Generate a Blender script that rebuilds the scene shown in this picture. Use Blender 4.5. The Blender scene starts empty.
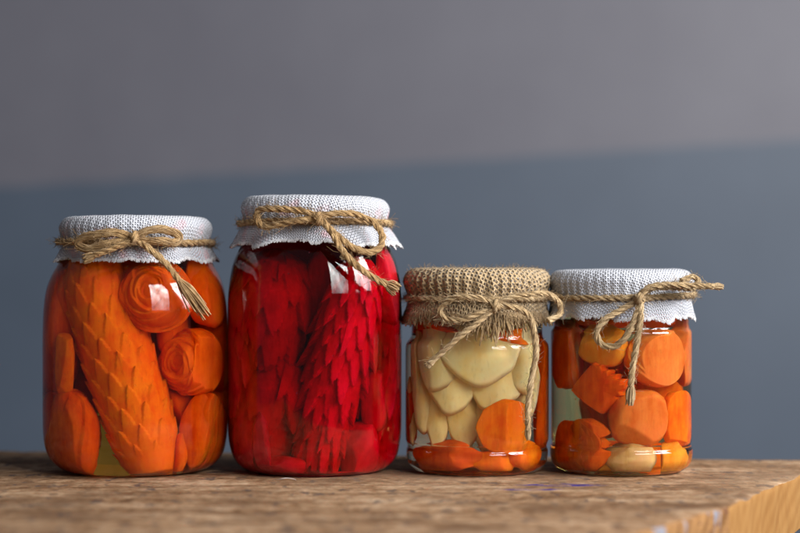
import bpy, math, random
from mathutils import Vector, Matrix, Euler, noise
from math import sin, cos, pi, sqrt, asin, tan, radians, exp, floor, atan2

random.seed(7)
SC = bpy.context.scene
COL = SC.collection
S = 0.01                      # everything is authored in centimetres

# ------------------------------------------------------------------ camera
D, HC, FPX = 108.0, 11.6, 1889.0   # distance to the jar row, lens height above the board, focal length in photo pixels
cam_d = bpy.data.cameras.new('camera'); cam = bpy.data.objects.new('camera', cam_d); COL.objects.link(cam)
cam.location = (0, -D * S, HC * S); cam.rotation_euler = (radians(90), 0, 0)
cam_d.sensor_width = 36; cam_d.lens = FPX / 800 * 36
cam_d.clip_start = 0.02; cam_d.clip_end = 60
cam_d.dof.use_dof = True; cam_d.dof.focus_distance = (D - 4.6) * S; cam_d.dof.aperture_fstop = 4.2
SC.camera = cam

# ------------------------------------------------------------------ room light
w = bpy.data.worlds.new('World'); SC.world = w; w.use_nodes = True
bg = w.node_tree.nodes['Background']
bg.inputs[0].default_value = (0.80, 0.86, 1.0, 1); bg.inputs[1].default_value = 0.075
SC.view_settings.view_transform = 'Standard'; SC.view_settings.look = 'None'
SC.view_settings.exposure = 0.25; SC.view_settings.gamma = 1
cy = SC.cycles
cy.max_bounces = 20; cy.transmission_bounces = 18; cy.transparent_max_bounces = 16
cy.diffuse_bounces = 4; cy.glossy_bounces = 6; cy.volume_bounces = 0
cy.caustics_refractive = True; cy.caustics_reflective = False; cy.blur_glossy = 0.6
cy.sample_clamp_indirect = 60.0
cy.use_denoising = True; cy.denoiser = 'OPENIMAGEDENOISE'
cy.use_guiding = True; cy.use_adaptive_sampling = False

def window_pane(az, el, dist, wd, ht, power, colr=(1.0, 0.97, 0.94)):
    """a pane of the tall window to the right of the photographer, az degrees right of the line jars -> camera"""
    l = bpy.data.lights.new('window_light', 'AREA'); l.shape = 'RECTANGLE'
    l.size = wd; l.size_y = ht; l.energy = power; l.color = colr
    l.use_nodes = True; nt = l.node_tree; em = nt.nodes['Emission']      # trees outside break the daylight up
    ge = nt.nodes.new('ShaderNodeNewGeometry'); no = nt.nodes.new('ShaderNodeTexNoise'); no.inputs['Scale'].default_value = 2.6; no.inputs['Detail'].default_value = 3
    rp = nt.nodes.new('ShaderNodeValToRGB'); rp.color_ramp.elements[0].position = .36; rp.color_ramp.elements[0].color = (.25, .25, .25, 1); rp.color_ramp.elements[1].position = .60
    nt.links.new(ge.outputs['Parametric'], no.inputs['Vector']); nt.links.new(no.outputs[0], rp.inputs[0]); sx = nt.nodes.new('ShaderNodeSeparateXYZ'); nt.links.new(ge.outputs['Parametric'], sx.inputs[0])
    r2 = nt.nodes.new('ShaderNodeValToRGB'); r2.color_ramp.elements[0].position = .02; r2.color_ramp.elements[0].color = (.22, .22, .24, 1); r2.color_ramp.elements[1].position = .55
    nt.links.new(sx.outputs[1], r2.inputs[0]); mu = nt.nodes.new('ShaderNodeMix'); mu.data_type = 'RGBA'; mu.blend_type = 'MULTIPLY'; mu.inputs[0].default_value = 1
    nt.links.new(rp.outputs[0], mu.inputs[6]); nt.links.new(r2.outputs[0], mu.inputs[7]); nt.links.new(mu.outputs[2], em.inputs['Color'])
    em.inputs['Strength'].default_value = 1.65
    o = bpy.data.objects.new('window_light', l); COL.objects.link(o)
    a, e = radians(az), radians(el)
    d = Vector((sin(a) * cos(e), -cos(a) * cos(e), sin(e)))
    o.location = d * dist + Vector((0, 0, 0.08))
    o.rotation_euler = d.to_track_quat('Z', 'Y').to_euler()
    return o
window_pane(35, 23, 1.75, 0.72, 0.95, 26)
window_pane(70, 23, 1.75, 0.78, 0.95, 52)

# ------------------------------------------------------------------ helpers
def tag(o, label=None, cat=None, group=None, kind=None):
    if label: o['label'] = label
    if cat: o['category'] = cat
    if group: o['group'] = group
    if kind: o['kind'] = kind
    return o

def empty(name, loc_cm, label, cat, group=None):
    o = bpy.data.objects.new(name, None); COL.objects.link(o)
    o.location = Vector(loc_cm) * S; o.empty_display_size = 0.02
    return tag(o, label, cat, group)

class MB:
    def __init__(s): s.v = []; s.f = []; s.uv = []; s.m = []
    def add(s, vs, fs, uvs=None, mi=0):
        b = len(s.v); s.v += [Vector(p) for p in vs]
        s.uv += uvs if uvs else [(0, 0)] * len(vs)
        for f in fs: s.f.append([b + i for i in f]); s.m.append(mi)
    def grid(s, fn, nu, nv, closed_u=True, mi=0, uvfn=None):
        """fn(i/nu, j/nv) -> point; a seam column is duplicated so that uv stay clean"""
        vs, uvs = [], []
        for j in range(nv + 1):
            for i in range(nu + 1):
                p = fn(i / nu, j / nv); vs.append(p)
                uvs.append(uvfn(i / nu, j / nv) if uvfn else (i / nu, j / nv))
        fs = [[j*(nu+1)+i, j*(nu+1)+i+1, (j+1)*(nu+1)+i+1, (j+1)*(nu+1)+i] for j in range(nv) for i in range(nu)]
        s.add(vs, fs, uvs, mi)
    def tube(s, pts, rad, ns=6, uoff=0.0, mi=0, cap=True):
        n = len(pts); T = []
        for i in range(n):
            t = pts[min(i+1, n-1)] - pts[max(i-1, 0)]
            T.append(t.normalized() if t.length > 1e-9 else Vector((0, 0, 1)))
        up = Vector((0, 0, 1)) if abs(T[0].z) < .9 else Vector((1, 0, 0))
        N = T[0].cross(up).normalized(); vs, uvs, L = [], [], uoff
        for i in range(n):
            N = (N - T[i] * N.dot(T[i])).normalized(); B = T[i].cross(N)
            if i: L += (pts[i] - pts[i-1]).length
            r = rad[i] if isinstance(rad, (list, tuple)) else rad
            for k in range(ns + 1):
                a = 2 * pi * k / ns
                vs.append(pts[i] + (N * cos(a) + B * sin(a)) * r); uvs.append((L, k / ns))
        m = ns + 1
        fs = [[i*m+k, i*m+k+1, (i+1)*m+k+1, (i+1)*m+k] for i in range(n-1) for k in range(ns)]
        if cap:
            fs.append(list(range(ns))[::-1]); fs.append([(n-1)*m+k for k in range(ns)])
        s.add(vs, fs, uvs, mi)
    def build(s, name, mats, parent=None, origin=None, smooth=True, weld=0.0):
        """origin in cm (default: centre of the bottom of the bounds); with a parent the mesh is stored relative to it"""
        if not isinstance(mats, (list, tuple)): mats = [mats]
        if origin is None:
            lo = [min(p[k] for p in s.v) for k in range(3)]; hi = [max(p[k] for p in s.v) for k in range(3)]
            origin = Vector(((lo[0]+hi[0])/2, (lo[1]+hi[1])/2, lo[2]))
        origin = Vector(origin)
        me = bpy.data.meshes.new(name)
        me.from_pydata([(p - origin) * S for p in s.v], [], s.f)
        uvl = me.uv_layers.new(name='UVMap'); li = [0] * len(me.loops); me.loops.foreach_get('vertex_index', li)
        flat = [c for i in li for c in s.uv[i]]; uvl.data.foreach_set('uv', flat)
        for m in mats: me.materials.append(m)
        me.polygons.foreach_set('material_index', s.m)
        if smooth: me.polygons.foreach_set('use_smooth', [True] * len(me.polygons))
        me.update()
        if weld:
            import bmesh
            b = bmesh.new(); b.from_mesh(me); bmesh.ops.remove_doubles(b, verts=b.verts, dist=weld * S); b.to_mesh(me); b.free()
        o = bpy.data.objects.new(name, me); COL.objects.link(o)
        if parent is not None:
            o.parent = parent; o.location = origin * S - parent.location
        else: o.location = origin * S
        return o

def crom(P, n):
    """Catmull-Rom through the points P, n samples per span"""
    P = [Vector(p) for p in P]; Q = [P[0]*2 - P[1]] + P + [P[-1]*2 - P[-2]]; out = []
    for i in range(len(P) - 1):
        a, b, c, d = Q[i:i+4]
        for k in range(n):
            t = k / n
            out.append(0.5 * ((2*b) + (c-a)*t + (2*a-5*b+4*c-d)*t*t + (3*b-a-3*c+d)*t*t*t))
    out.append(P[-1].copy()); return out

def resample(P, step):
    L = [0]
    for i in range(1, len(P)): L.append(L[-1] + (P[i]-P[i-1]).length)
    n = max(3, int(L[-1] / step)); out = []; j = 0
    for i in range(n + 1):
        x = L[-1] * i / n
        while j < len(P) - 2 and L[j+1] < x: j += 1
        d = L[j+1] - L[j]; out.append(P[j].lerp(P[j+1], min(1, (x - L[j]) / d if d > 1e-9 else 0)))
    return out

def lerp_tab(tab, x):
    if x <= tab[0][0]: return tab[0][1]
    for (a, b), (c, d) in zip(tab, tab[1:]):
        if x <= c: return b + (d - b) * (x - a) / (c - a)
    return tab[-1][1]

def nz(p, f=1.0, seed=0.0): return noise.noise(Vector(p) * f + Vector((seed * 7.31, seed * 3.7, seed * 1.9)))

# ------------------------------------------------------------------ materials
def mat(name):
    m = bpy.data.materials.new(name); m.use_nodes = True
    nt = m.node_tree; b = nt.nodes['Principled BSDF']
    return m, nt, b
def nd(nt, t, **kw):
    n = nt.nodes.new(t)
    for k, v in kw.items(): setattr(n, k, v)
    return n
def ramp(nt, src, stops):
    r = nd(nt, 'ShaderNodeValToRGB'); e = r.color_ramp.elements
    while len(e) < len(stops): e.new(0.5)
    for i, (p, c) in enumerate(stops):
        e[i].position = p; e[i].color = tuple(c) + (1,) if len(c) == 3 else c
    nt.links.new(src, r.inputs[0]); return r
def math_n(nt, op, a, b=None, c=None, clamp=False):
    n = nd(nt, 'ShaderNodeMath', operation=op); n.use_clamp = clamp
    for i, x in enumerate((a, b, c)):
        if x is None: continue
        if isinstance(x, (int, float)): n.inputs[i].default_value = x
        else: nt.links.new(x, n.inputs[i])
    return n.outputs[0]
def noise_n(nt, vec, scale, detail=4, rough=.55, dist=0.0):
    n = nd(nt, 'ShaderNodeTexNoise'); n.inputs['Scale'].default_value = scale; n.inputs['Detail'].default_value = detail
    n.inputs['Roughness'].default_value = rough; n.inputs['Distortion'].default_value = dist
    if vec is not None: nt.links.new(vec, n.inputs['Vector'])
    return n
def mapping(nt, src, scale=(1, 1, 1), rot=(0, 0, 0), loc=(0, 0, 0)):
    m = nd(nt, 'ShaderNodeMapping'); m.inputs['Scale'].default_value = scale; m.inputs['Rotation'].default_value = rot
    m.inputs['Location'].default_value = loc; nt.links.new(src, m.inputs['Vector']); return m.outputs[0]
def mixc(nt, fac, a, b, mode='MIX'):
    n = nd(nt, 'ShaderNodeMix', data_type='RGBA', blend_type=mode)
    for s_, x in ((n.inputs[0], fac), (n.inputs[6], a), (n.inputs[7], b)):
        if isinstance(x, (int, float)): s_.default_value = x
        elif isinstance(x, tuple): s_.default_value = x if len(x) == 4 else x + (1,)
        else: nt.links.new(x, s_)
    return n.outputs[2]
def bump(nt, b, h, strength=.3, dist=.001):
    n = nd(nt, 'ShaderNodeBump'); n.inputs['Strength'].default_value = strength; n.inputs['Distance'].default_value = dist
    nt.links.new(h, n.inputs['Height']); nt.links.new(n.outputs[0], b.inputs['Normal']); return n
def dielectric(name, ior, color=(1, 1, 1), wavy=0.0):
    m = bpy.data.materials.new(name); m.use_nodes = True; nt = m.node_tree; nt.nodes.clear()
    g = nd(nt, 'ShaderNodeBsdfGlass'); g.inputs['IOR'].default_value = ior; g.inputs['Roughness'].default_value = 0.0
    g.inputs['Color'].default_value = color + (1,)
    out = nd(nt, 'ShaderNodeOutputMaterial'); nt.links.new(g.outputs[0], out.inputs[0])
    if wavy:
        tc = nd(nt, 'ShaderNodeTexCoord'); n = noise_n(nt, mapping(nt, tc.outputs['Object'], (28, 28, 14)), 1.0, 2, .5)
        bm = nd(nt, 'ShaderNodeBump'); bm.inputs['Strength'].default_value = wavy; bm.inputs['Distance'].default_value = .002
        nt.links.new(n.outputs[0], bm.inputs['Height']); nt.links.new(bm.outputs[0], g.inputs['Normal'])
    return m
N_GLASS, N_BRINE = 1.50, 1.345
M_GLASS = dielectric('jar_glass', N_GLASS, (0.993, 0.995, 0.990), wavy=.22)
def brine_mat(name, sig, ior):
    """sig: absorption per centimetre for r, g, b"""
    m = dielectric(name, ior); nt = m.node_tree; out = [n for n in nt.nodes if n.type == 'OUTPUT_MATERIAL'][0]
    a = nd(nt, 'ShaderNodeVolumeAbsorption'); d = max(sig) * 100 * 1.05
    a.inputs['Density'].default_value = d
    a.inputs['Color'].default_value = tuple(1 - s_ * 100 / d for s_ in sig) + (1,)
    nt.links.new(a.outputs[0], out.inputs['Volume']); return m

def carrot_mat(name, c0, c1, rough=.42, streak=90.0, sss=.42, srad=(1.0, .28, .05), sscale=.0045):
    m, nt, b = mat(name); tc = nd(nt, 'ShaderNodeTexCoord'); ob = tc.outputs['Object']
    n1 = noise_n(nt, ob, 70, 4, .6); n2 = noise_n(nt, mapping(nt, ob, (streak*3, streak*3, streak*.5)), 1.0, 3, .6)
    f = math_n(nt, 'ADD', math_n(nt, 'MULTIPLY', n1.outputs[0], .6), math_n(nt, 'MULTIPLY', n2.outputs[0], .4))
    r = ramp(nt, f, [(.38, c0), (.60, c1)])
    n3 = noise_n(nt, mapping(nt, ob, (420, 420, 160)), 1.0, 4, .7); n4 = noise_n(nt, ob, 34, 3, .6)
    cc = mixc(nt, ramp(nt, n3.outputs[0], [(.56, (0, 0, 0)), (.72, (.28, .28, .28))]).outputs[0], r.outputs[0], tuple(.55 * x for x in c0))
    cc = mixc(nt, ramp(nt, n4.outputs[0], [(.48, (0, 0, 0)), (.66, (.6, .6, .6))]).outputs[0], cc, tuple(min(1, x * 1.05 + .03) * (1, .72, .6)[i] for i, x in enumerate(c0)))
    nt.links.new(cc, b.inputs['Base Color'])
    b.inputs['Roughness'].default_value = rough; b.inputs['IOR'].default_value = 1.12
    b.inputs['Subsurface Weight'].default_value = sss; b.inputs['Subsurface Radius'].default_value = srad; b.inputs['Subsurface Scale'].default_value = sscale
    bump(nt, b, n2.outputs[0], .25, .0006); return m
M_CARROT = carrot_mat('carrot_orange', (.84, .115, .003), (.97, .25, .007))
M_CARROT_RED = carrot_mat('carrot_red_orange', (.74, .068, .002), (.94, .165, .005))
M_CARROT_PALE = carrot_mat('carrot_peach', (.78, .165, .020), (.90, .29, .055))
M_CARROT_YEL = carrot_mat('carrot_yellow', (.92, .27, .010), (.95, .42, .045))
M_BEETCARROT = carrot_mat('carrot_stained_crimson', (.70, .012, .022), (.96, .040, .065))
M_PALE = carrot_mat('pale_root', (1.0, .70, .27), (1.0, .85, .48), rough=.4, streak=30, sss=.35, srad=(1, .6, .25), sscale=.006)
M_PALE_CORE = carrot_mat('pale_root_core', (.66, .38, .12), (.86, .62, .30), rough=.4)

def weave_mat(name, c_lo, c_hi, pitch, hole, fuzz=.2, thrv=.35, bumpd=.0012, stain=None, rough=.9, hole_alpha=1.0):
    """woven cloth: uv are cloth coordinates in cm"""
    m, nt, b = mat(name); uv = nd(nt, 'ShaderNodeUVMap').outputs[0]
    wob = noise_n(nt, uv, 1.1, 3, .6); sub = nd(nt, 'ShaderNodeVectorMath', operation='SUBTRACT'); nt.links.new(wob.outputs['Color'], sub.inputs[0]); sub.inputs[1].default_value = (.5, .5, .5)
    sc_ = nd(nt, 'ShaderNodeVectorMath', operation='SCALE'); nt.links.new(sub.outputs[0], sc_.inputs[0]); sc_.inputs['Scale'].default_value = fuzz
    ad = nd(nt, 'ShaderNodeVectorMath', operation='ADD'); nt.links.new(uv, ad.inputs[0]); nt.links.new(sc_.outputs[0], ad.inputs[1])
    sp = nd(nt, 'ShaderNodeSeparateXYZ'); nt.links.new(ad.outputs[0], sp.inputs[0])
    def prof(x, jit):   # 1 on the thread's spine, 0 between threads
        k = math_n(nt, 'MULTIPLY', x, pi / pitch)
        return math_n(nt, 'ABSOLUTE', math_n(nt, 'SINE', k))
    pu, pv = prof(sp.outputs[0], 0), prof(sp.outputs[1], 1)
    # over-under: product of signs
    su = math_n(nt, 'SINE', math_n(nt, 'MULTIPLY', sp.outputs[0], pi / pitch)); sv = math_n(nt, 'SINE', math_n(nt, 'MULTIPLY', sp.outputs[1], pi / pitch))
    ov = math_n(nt, 'MULTIPLY', math_n(nt, 'MULTIPLY', su, sv), .35)
    thr = noise_n(nt, mapping(nt, uv, (1/pitch*.8,)*3), 1.0, 2, .6).outputs[0]
    mx = math_n(nt, 'MAXIMUM', pu, pv)
    lim = math_n(nt, 'MULTIPLY', math_n(nt, 'ADD', math_n(nt, 'MULTIPLY', thr, thrv), 1 - thrv * .5), hole)
    alpha = math_n(nt, 'SMOOTH_MIN', math_n(nt, 'MULTIPLY', math_n(nt, 'SUBTRACT', mx, lim), 12.0, clamp=True), 1.0, .01)
    if hole_alpha < 1: alpha = math_n(nt, 'MAXIMUM', alpha, 1 - hole_alpha)
    nt.links.new(alpha, b.inputs['Alpha'])
    fib = noise_n(nt, mapping(nt, uv, (9/pitch*.3, 9/pitch*.3, 1)), 1.0, 4, .7)
    col = ramp(nt, math_n(nt, 'ADD', math_n(nt, 'MULTIPLY', fib.outputs[0], .75), math_n(nt, 'MULTIPLY', mx, .22)), [(.30, c_lo), (.75, c_hi)]).outputs[0]
    if stain:
        sn = noise_n(nt, uv, .55, 4, .6)
        col = mixc(nt, ramp(nt, sn.outputs[0], [(.54, (0, 0, 0)), (.70, (1, 1, 1))]).outputs[0], col, stain)
    nt.links.new(col, b.inputs['Base Color']); b.inputs['Roughness'].default_value = rough
    b.inputs['Specular IOR Level'].default_value = .15
    b.inputs['Sheen Weight'].default_value = .25
    h = math_n(nt, 'ADD', math_n(nt, 'ADD', mx, ov), math_n(nt, 'MULTIPLY', fib.outputs[0], .5))
    bump(nt, b, h, .8, bumpd); return m
M_GAUZE = weave_mat('white_gauze', (.50, .535, .625), (.71, .74, .81), .142, .47, fuzz=.05)
M_GAUZE_PINK = weave_mat('white_gauze_stained', (.50, .535, .625), (.71, .74, .81), .142, .47, fuzz=.05, stain=(.80, .50, .55))
M_BURLAP = weave_mat('burlap', (.26, .16, .07), (.76, .57, .33), .215, .42, fuzz=.13, bumpd=.0032)

def thread_mat(name, c0, c1, c2):
    m, nt, b = mat(name); uv = nd(nt, 'ShaderNodeUVMap').outputs[0]
    n = noise_n(nt, mapping(nt, uv, (2.2, 9, 1)), 1.0, 5, .7); tc = nd(nt, 'ShaderNodeTexCoord')
    n2 = noise_n(nt, tc.outputs['Object'], 160, 3, .6)
    f = math_n(nt, 'ADD', math_n(nt, 'MULTIPLY', n.outputs[0], .65), math_n(nt, 'MULTIPLY', n2.outputs[0], .35))
    nt.links.new(ramp(nt, f, [(.33, c0), (.5, c1), (.66, c2)]).outputs[0], b.inputs['Base Color'])
    b.inputs['Roughness'].default_value = .75; b.inputs['Specular IOR Level'].default_value = .25
    b.inputs['Sheen Weight'].default_value = .2
    bump(nt, b, n.outputs[0], .7, .0009); return m
M_TWINE = thread_mat('jute_twine', (.14, .07, .022), (.47, .29, .12), (.78, .58, .31))
M_TWINE_PALE = thread_mat('jute_twine_pale', (.17, .10, .04), (.52, .36, .18), (.84, .68, .43))
M_FRINGE = thread_mat('burlap_fringe', (.18, .10, .04), (.42, .28, .13), (.68, .50, .28))
M_THREAD = thread_mat('white_thread', (.70, .71, .76), (.80, .81, .84), (.88, .88, .90))
M_THREAD_PINK = thread_mat('pinkish_thread', (.66, .45, .50), (.78, .62, .66), (.86, .80, .82))

m_, nt_, b_ = mat('lid_metal'); M_LID = m_
b_.inputs['Base Color'].default_value = (.50, .53, .60, 1); b_.inputs['Metallic'].default_value = .3; b_.inputs['Roughness'].default_value = .4

# wall: light grey paint above a blue-grey dado, the painted line runs a little out of level
def wall_mat():
    m, nt, b = mat('painted_wall'); tc = nd(nt, 'ShaderNodeTexCoord'); ob = tc.outputs['Object']
    sp = nd(nt, 'ShaderNodeSeparateXYZ'); nt.links.new(ob, sp.inputs[0])
    n = noise_n(nt, ob, 4.5, 6, .65); n2 = noise_n(nt, ob, 14.0, 4, .6)
    e = math_n(nt, 'SUBTRACT', sp.outputs[2], math_n(nt, 'MULTIPLY', sp.outputs[0], .0588))
    e = math_n(nt, 'ADD', e, math_n(nt, 'MULTIPLY', math_n(nt, 'SUBTRACT', n2.outputs[0], .5), .008))
    f = math_n(nt, 'MULTIPLY_ADD', e, 220.0, .5, clamp=True)
    up = ramp(nt, n.outputs[0], [(.3, (.116, .117, .146)), (.7, (.140, .142, .172))])
    lo = ramp(nt, n.outputs[0], [(.3, (.062, .086, .124)), (.7, (.076, .103, .146))])
    nt.links.new(mixc(nt, f, lo.outputs[0], up.outputs[0]), b.inputs['Base Color'])
    b.inputs['Roughness'].default_value = .55; bump(nt, b, n2.outputs[0], .15, .002); return m

# ------------------------------------------------------------------ setting: wall
YW = 112.0     # cm behind the jars
zl = HC + (266.5 - 164) / FPX * (D + YW)      # height of the painted line in the middle of the picture
wb = MB(); wb.grid(lambda u, v: Vector((-260 + 520*u, YW, -130 + 330*v)), 8, 8)
wall = wb.build('wall', wall_mat(), origin=(0, YW, zl)); tag(wall, kind='structure')

# ------------------------------------------------------------------ the wooden board
def wood_mat(name, kind):
    m, nt, b = mat(name); tc = nd(nt, 'ShaderNodeTexCoord'); ob = tc.outputs['Object']
    if kind == 'top':
        st = mapping(nt, ob, (9, 42, 50), rot=(0, 0, radians(-4)))
        g1 = noise_n(nt, st, 1.0, 6, .65, .4); g2 = noise_n(nt, mapping(nt, ob, (120, 105, 200), rot=(0, 0, radians(-4))), 1.0, 4, .7)
        bl = noise_n(nt, ob, 16, 4, .6); sp = noise_n(nt, mapping(nt, ob, (110, 60, 100)), 1.0, 3, .6)
        f = math_n(nt, 'ADD', math_n(nt, 'MULTIPLY', g1.outputs[0], .55), math_n(nt, 'MULTIPLY', g2.outputs[0], .45))
        c = ramp(nt, f, [(.36, (.075, .034, .015)), (.45, (.215, .120, .062)), (.53, (.345, .22, .128)), (.63, (.53, .38, .25))]).outputs[0]
        c = mixc(nt, ramp(nt, bl.outputs[0], [(.47, (0, 0, 0)), (.66, (.75, .75, .75))]).outputs[0], c, (.13, .072, .040))
        c = mixc(nt, ramp(nt, sp.outputs[0], [(.58, (0, 0, 0)), (.66, (.75, .75, .75))]).outputs[0], c, (.07, .055, .055))
        c = mixc(nt, ramp(nt, noise_n(nt, ob, 7, 3, .6).outputs[0], [(.5, (0, 0, 0)), (.75, (.45, .45, .45))]).outputs[0], c, (.40, .28, .18))
        # blue ink strokes left on the wood in front of the jars
        spz = nd(nt, 'ShaderNodeSeparateXYZ'); nt.links.new(ob, spz.inputs[0])
        def blob(x, y, rx, ry):
            dx = math_n(nt, 'DIVIDE', math_n(nt, 'SUBTRACT', spz.outputs[0], x * S), rx * S); dy = math_n(nt, 'DIVIDE', math_n(nt, 'SUBTRACT', spz.outputs[1], y * S), ry * S)
            q = math_n(nt, 'ADD', math_n(nt, 'MULTIPLY', dx, dx), math_n(nt, 'MULTIPLY', dy, dy))
            return math_n(nt, 'SUBTRACT', 1.0, q, clamp=True)
        ink = math_n(nt, 'MAXIMUM', blob(8.6, -7.1, 2.6, .9), blob(6.9, -9.1, 2.0, .55))
        sk = noise_n(nt, mapping(nt, ob, (55, 190, 1)), 1.0, 3, .6)
        inkf = math_n(nt, 'MULTIPLY', math_n(nt, 'MULTIPLY', ink, 1.6, clamp=True), ramp(nt, sk.outputs[0], [(.49, (0, 0, 0)), (.55, (.9, .9, .9))]).outputs[0])
        c = mixc(nt, inkf, c, (.03, .025, .20))
        h = f; bs, bd = .9, .0022; rg = .62
    else:
        st = mapping(nt, ob, (30, 30, 22) if kind == 'end' else (6, 60, 60))
        wv = noise_n(nt, st, 1.0, 5, .6, .8); g2 = noise_n(nt, mapping(nt, ob, (200, 200, 70) if kind == 'end' else (14, 300, 300)), 1.0, 3, .6)
        ringd = nd(nt, 'ShaderNodeTexWave', wave_type='RINGS', rings_direction='SPHERICAL'); ringd.inputs['Scale'].default_value = 34; ringd.inputs['Distortion'].default_value = 2.2; ringd.inputs['Detail'].default_value = 3
        nt.links.new(mapping(nt, ob, (1, 1, 1.0), loc=(-.30, .02, .12)), ringd.inputs['Vector'])
        f = math_n(nt, 'ADD', math_n(nt, 'MULTIPLY', wv.outputs[0], .45), math_n(nt, 'MULTIPLY', g2.outputs[0], .25))
        f = math_n(nt, 'ADD', f, math_n(nt, 'MULTIPLY', ringd.outputs[1], .12))
        c = ramp(nt, f, [(.28, (.24, .115, .036)), (.45, (.29, .150, .050)), (.68, (.345, .19, .068))] if kind == 'end' else [(.28, (.13, .06, .022)), (.42, (.27, .14, .055)), (.68, (.38, .215, .09))]).outputs[0]  # front ramp is browner: shade of the less lit front put into its colour
        if kind == 'front':
            pn = noise_n(nt, mapping(nt, ob, (55, 55, 10)), 1.0, 3, .6)
            c = mixc(nt, ramp(nt, pn.outputs[0], [(.60, (0, 0, 0)), (.64, (.85, .85, .85))]).outputs[0], c, (.20, .24, .31))
            c = mixc(nt, ramp(nt, g2.outputs[0], [(.56, (0, 0, 0)), (.66, (.8, .8, .8))]).outputs[0], c, (.08, .03, .03))
        h = f; bs, bd = .35, .0012; rg = .6
    nt.links.new(c, b.inputs['Base Color']); b.inputs['Roughness'].default_value = rg + .2; b.inputs['Specular IOR Level'].default_value = .10
    bump(nt, b, h, bs, bd); return m

FRONT = crom([(-46, -50, 0), (-14, -43, 0), (2, -33.5, 0), (9.2, -26.5, 0), (13.0, -20.4, 0), (16.0, -15.6, 0)], 14)
BACK = [Vector((-62, 17.0, 0)), Vector((26.4, 6.2, 0))]
def front_at(u):
    x = u * (len(FRONT) - 1); i = min(int(x), len(FRONT) - 2); return FRONT[i].lerp(FRONT[i+1], x - i)
def top_pt(u, v):
    f = front_at(u); k = BACK[0].lerp(BACK[1], u); p = f.lerp(k, v)
    if u > .93: p += Vector((1, -.45, 0)) * ((u - .93) / .07) * (.16 * nz((0, v * 14, 0), 1, 3) + .07 * nz((0, v * 45, 0), 1, 5))
    g = nz((p.x * .16, p.y * 1.6, 0), 1, 1) * .045 + nz((p.x * .6, p.y * 5, 0), 1, 2) * .02 + nz((p.x*.05, p.y*.12, 0), 1, 4) * .05 + nz((p.x * 1.6, p.y * 1.1, 0), 1, 9) * .016 + min(0, nz((p.x * .8, p.y * .5, 5), 1, 12) + .25) * .09
    ed = min((1 - u) * 60, v * 26, (1 - v) * 24)           # worn, rolled edges
    wear = .55 + .5 * nz((p.x * .5, p.y * .5, 3), 1, 6)
    if ed < 1.2: g -= (1 - ed / 1.2) ** 2 * .20 * wear
    near = max(0, 1 - abs(p.y) / 12.0)
    p.z = g * (1 - .55 * near) - .06
    return p
bd = MB()
NU, NV = 420, 200
bd.grid(top_pt, NU, NV, False, 0)
def skirt(edge, mi):
    n = len(edge); rows = [(0, 0, 0), (.05, .02, -.06), (.08, .04, -.22), (.08, .04, -.8), (.06, .03, -1.6), (.06, .03, -2.4), (0, 0, -3.1)]
    vs = []; c = Vector((-12, -8, 0))
    for (q, _, dz) in rows:
        for p in edge:
            d = (p - c); d.z = 0; d.normalize()
            z = p.z + dz if dz > -.5 else dz
            vs.append(Vector((p.x, p.y, z)) + d * q * (1 + .8 * nz((p.x, p.y, dz), .7, 2)))
    fs = [[j*n+i, (j+1)*n+i, (j+1)*n+i+1, j*n+i+1] for j in range(len(rows)-1) for i in range(n-1)]
    bd.add(vs, fs, None, mi)
skirt([top_pt(i / NU, 0) for i in range(NU + 1)], 2)
skirt([top_pt(1, j / NV) for j in range(NV + 1)], 1)
skirt([top_pt(1 - i / NU, 1) for i in range(NU + 1)], 2)
skirt([top_pt(0, 1 - j / NV) for j in range(NV + 1)], 1)
cs = [top_pt(0, 0), top_pt(.25, 0), top_pt(.5, 0), top_pt(.75, 0), top_pt(1, 0), top_pt(1, 1), top_pt(0, 1)]
bd.add([Vector((p.x, p.y, -3.1)) for p in cs], [list(range(len(cs)))[::-1]], None, 2)
board = bd.build('wooden_board', [wood_mat('weathered_wood', 'top'), wood_mat('sawn_wood', 'end'), wood_mat('edge_wood', 'front')], origin=(0, 0, 0), weld=.002)
tag(board, 'thick weathered wooden board with a paler sawn end, under the four jars', 'board')

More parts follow.
